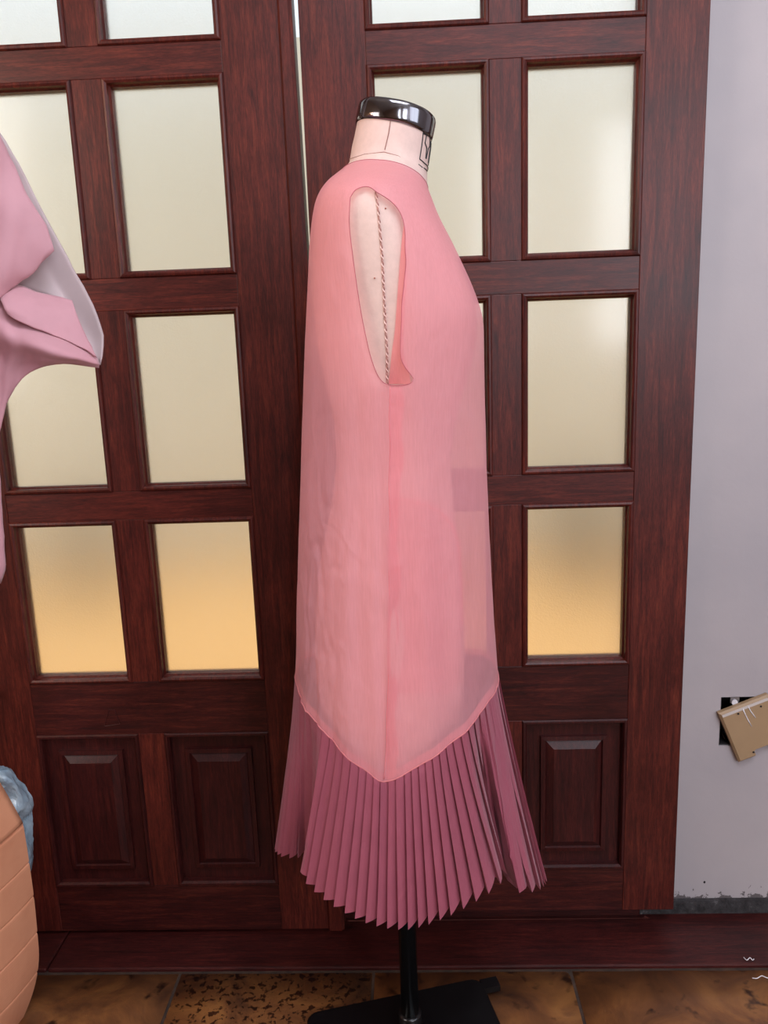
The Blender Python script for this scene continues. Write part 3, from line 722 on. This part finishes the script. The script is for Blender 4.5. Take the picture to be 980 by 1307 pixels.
# turned-back cuff flap of the sleeve, pink inside
cloth('sleeve_flap', [pxrow((2, 381, -.372), (10, 370, -.362), (21, 364, -.352), (40, 370, -.347), (61, 376, -.344), (80, 380, -.342), (93, 384, -.34)),
                      pxrow((3, 386, -.385), (12, 380, -.378), (28, 382, -.37), (48, 390, -.364), (70, 400, -.358), (90, 410, -.352), (104, 416, -.345)),
                      pxrow((5, 394, -.392), (16, 395, -.388), (34, 402, -.38), (56, 412, -.372), (80, 424, -.364), (102, 436, -.356), (115, 441, -.348)),
                      pxrow((9, 400, -.39), (20, 408, -.388), (40, 417, -.382), (62, 425, -.375), (84, 435, -.366), (106, 445, -.357), (124, 456, -.345))], 'coat_pink')
# lower half of the sleeve with soft folds, ending in the curved underarm edge
cloth('sleeve_underside', [pxrow((-60, 370, -.355), (-10, 370, -.352), (6, 384, -.352), (24, 398, -.352), (50, 408, -.350), (80, 422, -.345), (106, 438, -.340), (125, 458, -.337)),
                           pxrow((-60, 420, -.385), (-10, 420, -.388), (8, 426, -.395), (22, 432, -.392), (42, 438, -.398), (70, 446, -.392), (100, 455, -.37), (127, 464, -.342)),
                           pxrow((-60, 460, -.38), (-12, 456, -.372), (4, 455, -.364), (16, 456, -.380), (34, 456, -.372), (62, 458, -.384), (96, 461, -.366), (127, 466, -.342)),
                           pxrow((-60, 520, -.375), (-14, 505, -.37), (0, 490, -.365), (12, 478, -.37), (30, 472, -.362), (58, 465, -.37), (92, 464, -.358), (127, 468, -.34)),
                           pxrow((-60, 640, -.37), (-14, 590, -.365), (0, 548, -.362), (8, 513, -.36), (18, 493, -.358), (31, 479, -.358), (61, 463, -.36), (127, 469, -.34))], 'coat_pink')
# side hem hanging lower
cloth('side_drape', [pxrow((-50, 500, -.36), (-20, 520, -.36), (-6, 560, -.355), (-1, 600, -.352), (2, 640, -.35), (5, 690, -.35), (5.5, 728, -.35), (0, 744, -.35)),
                     pxrow((-70, 520, -.385), (-50, 560, -.385), (-34, 600, -.38), (-26, 650, -.378), (-20, 700, -.375), (-18, 730, -.375), (-18, 745, -.375), (-20, 752, -.375)),
                     pxrow((-110, 520, -.40), (-95, 560, -.40), (-80, 600, -.40), (-72, 650, -.40), (-66, 700, -.40), (-62, 730, -.40), (-60, 745, -.40), (-58, 760, -.40))], 'coat_pink')

# ------------------------------------------------------------------ cardboard box with a plastic bag
bxd = thing('cardboard_box', (-.98, -.32, 0), 'bulging brown cardboard box with score lines on the floor at the left', 'box')
EB = [(1000, 24), (1025, 26), (1051, 28.5), (1090, 34.5), (1144, 42), (1190, 46.5), (1222, 48.5), (1250, 45), (1275, 38), (1307, 25)]
YB = -.21
edge = sorted((at(x, y, YB).z, at(x, y, YB).x) for y, x in EB)
zt_ = at(28, 1051, YB).z; u_ = Vector((-.30, -.954, 0))
NZ, NU = 34, 14; V, F = [], []
zrows = [zt_*i/(NZ-1) for i in range(NZ)]
lines = [at(30, 1053, YB).z, at(36, 1101, YB).z, at(42, 1144, YB).z, at(46, 1190, YB).z, at(44, 1240, YB).z]
def cren(z): return min(abs(z-l) for l in lines)
for z in zrows:
    xe = interp(edge, max(z, edge[0][0])) if z >= edge[0][0] else edge[0][1]-(edge[0][0]-z)*.25
    for i in range(NU):
        s = .18*i/(NU-1); bul = .010*math.sin(math.pi*s/.18)
        dn = -.0022*math.exp(-(cren(z)/.0022)**2)
        V.append(Vector((xe, YB, z))+u_*s+Vector((.954, -.30, 0))*(bul+dn))
for j in range(NZ-1):
    for i in range(NU-1): F.append((j*NU+i, (j+1)*NU+i, (j+1)*NU+i+1, j*NU+i+1))
# finer rows at the score lines
zr = sorted(set([round(z, 5) for z in zrows]+[round(l+d, 5) for l in lines for d in (-.006, -.003, -.0015, 0, .0015, .003, .006) if 0 < l+d < zt_]))
V, F = [], []
for z in zr:
    xe = interp(edge, z) if z >= edge[0][0] else edge[0][1]-(edge[0][0]-z)*.25
    for i in range(NU):
        s = .18*i/(NU-1); bul = .010*math.sin(math.pi*s/.18)
        V.append(Vector((xe, YB, z))+u_*s+Vector((.954, -.30, 0))*(bul-.0022*math.exp(-(cren(z)/.0022)**2)))
for j in range(len(zr)-1):
    for i in range(NU-1): F.append((j*NU+i, j*NU+i+1, (j+1)*NU+i+1, (j+1)*NU+i))
o = obj('side_panel', V, F, 'card', bxd); solid(o, .004)
tr = [V[(len(zr)-1)*NU+i] for i in range(NU)]; br = [V[i] for i in range(NU)]
lf = Vector((-.26, .06, 0))
def wallp(nm, a, b, a2, b2):
    o_ = obj(nm, *patch_geo([[a, (a+b)/2, b], [a2, (a2+b2)/2, b2]], 5, 4), 'card', bxd); solid(o_, .004); return o_
wallp('back_panel', br[0], br[0]+lf, tr[0], tr[0]+lf); wallp('front_panel', br[-1], br[-1]+lf, tr[-1], tr[-1]+lf); wallp('far_panel', br[0]+lf, br[-1]+lf, tr[0]+lf, tr[-1]+lf)
# open top flap leaning inwards
fl = [pxrow((28.5, 1051, YB)), ]
fa = tr[0]; fb = tr[-1]; up_ = at(-2, 997, YB-.01)-at(28.5, 1051, YB)
o = obj('top_flap', *patch_geo([[p+Vector((0, 0, 0)) for p in tr], [p+up_*.5+Vector((.001, 0, 0)) for p in tr], [p+up_ for p in tr]], 14, 5), 'card', bxd, True); solid(o, .004)
# plastic bag bulging out behind the flap
bag = [pxrow((-60, 985, -.20), (-20, 978, -.19), (0, 976, -.18), (6, 980, -.165), (12, 983, -.15)),
       pxrow((-60, 1000, -.20), (-18, 990, -.185), (4, 984, -.17), (16, 990, -.155), (24, 997, -.14)),
       pxrow((-60, 1020, -.20), (-16, 1008, -.178), (10, 996, -.182), (24, 1003, -.15), (36, 1010, -.13)),
       pxrow((-60, 1045, -.20), (-12, 1030, -.182), (14, 1016, -.165), (30, 1024, -.165), (41, 1032, -.13)),
       pxrow((-60, 1070, -.20), (-10, 1052, -.18), (16, 1038, -.18), (31, 1048, -.145), (42, 1056, -.13)),
       pxrow((-60, 1095, -.20), (-8, 1074, -.185), (18, 1062, -.168), (33, 1074, -.158), (41, 1082, -.13)),
       pxrow((-60, 1120, -.20), (-4, 1096, -.185), (24, 1090, -.175), (36, 1097, -.15), (41, 1104, -.132)),
       pxrow((-60, 1150, -.20), (0, 1122, -.185), (28, 1110, -.175), (37, 1112, -.16), (39, 1113, -.14))]
v, f = patch_geo(bag, 40, 6)
v = [p+Vector(((.004*noise.noise(p*60)), .006*noise.noise(p*30)+.006*abs(noise.noise(p*75)), .004*noise.noise(p*34+Vector((5, 0, 0))))) for p in v]
v2 = [p+Vector((-.0, .06, 0))*max(0.0, min(1, 1.0)) for p in v]
bagt = obj('plastic_bag', v, f, 'plastic', None, False); tag(bagt, 'crumpled pale blue plastic bag poking out behind the cardboard box', 'bag'); solid(bagt, .0015)

# ------------------------------------------------------------------ junction box and loose cover plate on the right wall
jb = thing('junction_box', ((hx0+hx1)/2, WY+.05, hz0), 'open dark electrical box sunk in the white wall', 'electrical box')
g = join(box_geo(hx0, hx0+.003, WY+.004, WY+.06, hz0, hz1), box_geo(hx1-.003, hx1, WY+.004, WY+.06, hz0, hz1), box_geo(hx0, hx1, WY+.004, WY+.06, hz0, hz0+.003), box_geo(hx0, hx1, WY+.004, WY+.06, hz1-.003, hz1), box_geo(hx0, hx1, WY+.056, WY+.06, hz0, hz1))
obj('box_shell', *g, 'void', jb)
p = at(937, 895, WY+.004); obj('screw_tab', *join(box_geo(p.x-.008, p.x+.010, WY+.004, WY+.006, p.z-.004, hz1)), 'steel', jb)
p = at(937, 896, WY+.003)
gv, gf = lathe_geo([(.0025, 0), (.0062, 0), (.0062, .003), (.0025, .003)], 0, 0, 16)
obj('screw_ring', [p+Vector((a, -c, b)) for a, b, c in gv], gf, 'white', jb)
p = at(922, 945, WY+.02); obj('wire', *tube_geo([p+Vector((-.002, .01, .02)), p+Vector((0, 0, .012)), p+Vector((.004, -.004, .003)), p+Vector((.014, .0, -.002)), p+Vector((.03, .02, .0))], .0028, 8), 'black', jb, True)
Yp = WY-.014
cA, cB, cD = at(917.5, 911.5, Yp), at(943.5, 974, Yp), at(980, 887.5, Yp)
ex = (cD-cA).normalized(); ez = (cA-cB).normalized(); Wp, Hp = .106, (cA-cB).length
def plate_loop(ins):
    m_ = [(0, 0), (.036, 0), (.036, .010), (.040, .013), (.078, .013), (.078, 0), (Wp, 0), (Wp, Hp), (0, Hp)]
    cx_, cz_ = Wp/2, Hp/2
    return [cB+ex*(cx_+(a-cx_)*(1-ins/cx_))+ez*(cz_+(b-cz_)*(1-ins/cz_)) for a, b in m_]
V = [p+Vector((0, .013, 0)) for p in plate_loop(0)]+[p+Vector((0, .004, 0)) for p in plate_loop(0)]+[p for p in plate_loop(.004)]
n = 9; F = [tuple(range(n))]
for j in range(2):
    for i in range(n):
        l = (i+1) % n; F.append((j*n+l, j*n+i, (j+1)*n+i, (j+1)*n+l))
F.append(tuple(reversed([2*n+i for i in range(n)])))
plate = thing('cover_plate', cB+Vector((0, .007, 0)), 'tan cover plate hanging askew off the wall box', 'cover plate')
pb = obj('plate', V, F, 'tan', plate)
def plate_pt(a, b, o_=-.0006): return cB+ex*a+ez*b+Vector((0, o_, 0))
V = []
for q in (plate_loop(.0045)[7], plate_loop(.0045)[8]): V += [q+Vector((0, -.0004, 0)), q-ez*.006+Vector((0, -.0004, 0)), q-ez*.006+Vector((0, .001, 0)), q+Vector((0, .001, 0))]
obj('edge_highlight' if False else 'highlight_strip', V, [(0, 1, 5, 4), (3, 7, 6, 2), (0, 4, 7, 3), (1, 2, 6, 5)], 'tanedge', plate)  # highlight along the plate's top edge, painted as a paler strip
for px, py in ((942, 911), (971, 901.5), (961.5, 960)):
    p = at(px, py, Yp-.0004); gv, gf = lathe_geo([(.0020, 0), (.0020, .001)], 0, 0, 10)
    obj('screw_hole', [p+Vector((a, -c, b)) for a, b, c in gv], gf, 'ink', plate)
for pts in (((948, 905), (951, 912), (955, 920), (959, 927)), ((955, 902), (958, 908), (961, 912), (964, 916))):
    obj('paint_drip', *tube_geo([at(a, b, Yp-.0002) for a, b in pts], [.0013, .0012, .0012, .0009], 6), 'white', plate, True)
# nail hole with chipped plaster near the foot of the wall
p = at(899, 1126, WY-.0002); gv, gf = lathe_geo([(.0026, 0), (.0022, .0006)], 0, 0, 9); tag(obj('nail_hole', [p+Vector((a*.9, -c, b*1.2)) for a, b, c in gv], gf, 'ink'), 'small dark nail hole low in the white wall', 'nail hole')

# ------------------------------------------------------------------ thread scraps on the floor
def thread(pts, label):
    P = [on_floor(a, b, .006)+Vector((0, 0, c)) for a, b, c in pts]
    tag(obj('thread_scrap', *tube_geo(resample(P, 26), .0009, 6), 'white', None, True), label, 'thread', 'white thread scraps on the floor')
thread([(949, 1222, 0), (953, 1226, .001), (957, 1224, .003), (960, 1226, .001), (962, 1224, 0)], 'curled white thread scrap on the front edge of the threshold')
thread([(960, 1246, -.004), (966, 1247, -.003), (972, 1245, -.001), (978, 1246, -.003), (986, 1248, -.004)], 'longer white thread scrap lying on the stone tile')

# ------------------------------------------------------------------ pendant lamp behind the camera, warm
LX, LY = -1.6, -.95
pl = thing('pendant_lamp', (LX, LY, 2.05), 'warm pendant lamp hanging from the ceiling by the left wall', 'lamp')
obj('cord', *tube_geo([(LX, LY, 2.3), (LX, LY, ZC)], .003, 8), 'black', pl, True)
obj('shade', *lathe_geo([(.16, 2.12), (.15, 2.15), (.05, 2.27), (.02, 2.30), (.018, 2.295), (.046, 2.262), (.146, 2.145), (.157, 2.118)], LX, LY, 28), 'steel', pl, True)
bt = NT('lit_bulb'); bt.set(Base_Color=(1, .8, .6, 1)); bt.b.inputs['Emission Color'].default_value = (1, .68, .40, 1); bt.b.inputs['Emission Strength'].default_value = 12; M['bulb'] = bt.m
obj('bulb', *lathe_geo([(.004, 2.085), (.022, 2.095), (.03, 2.118), (.022, 2.145), (.014, 2.17), (.014, 2.2)], LX, LY, 18), 'bulb', pl, True)
lamp('pendant_light', 'POINT', (LX, LY, 2.05), 18, (1.0, 0.66, 0.42), shadow_soft_size=.05)
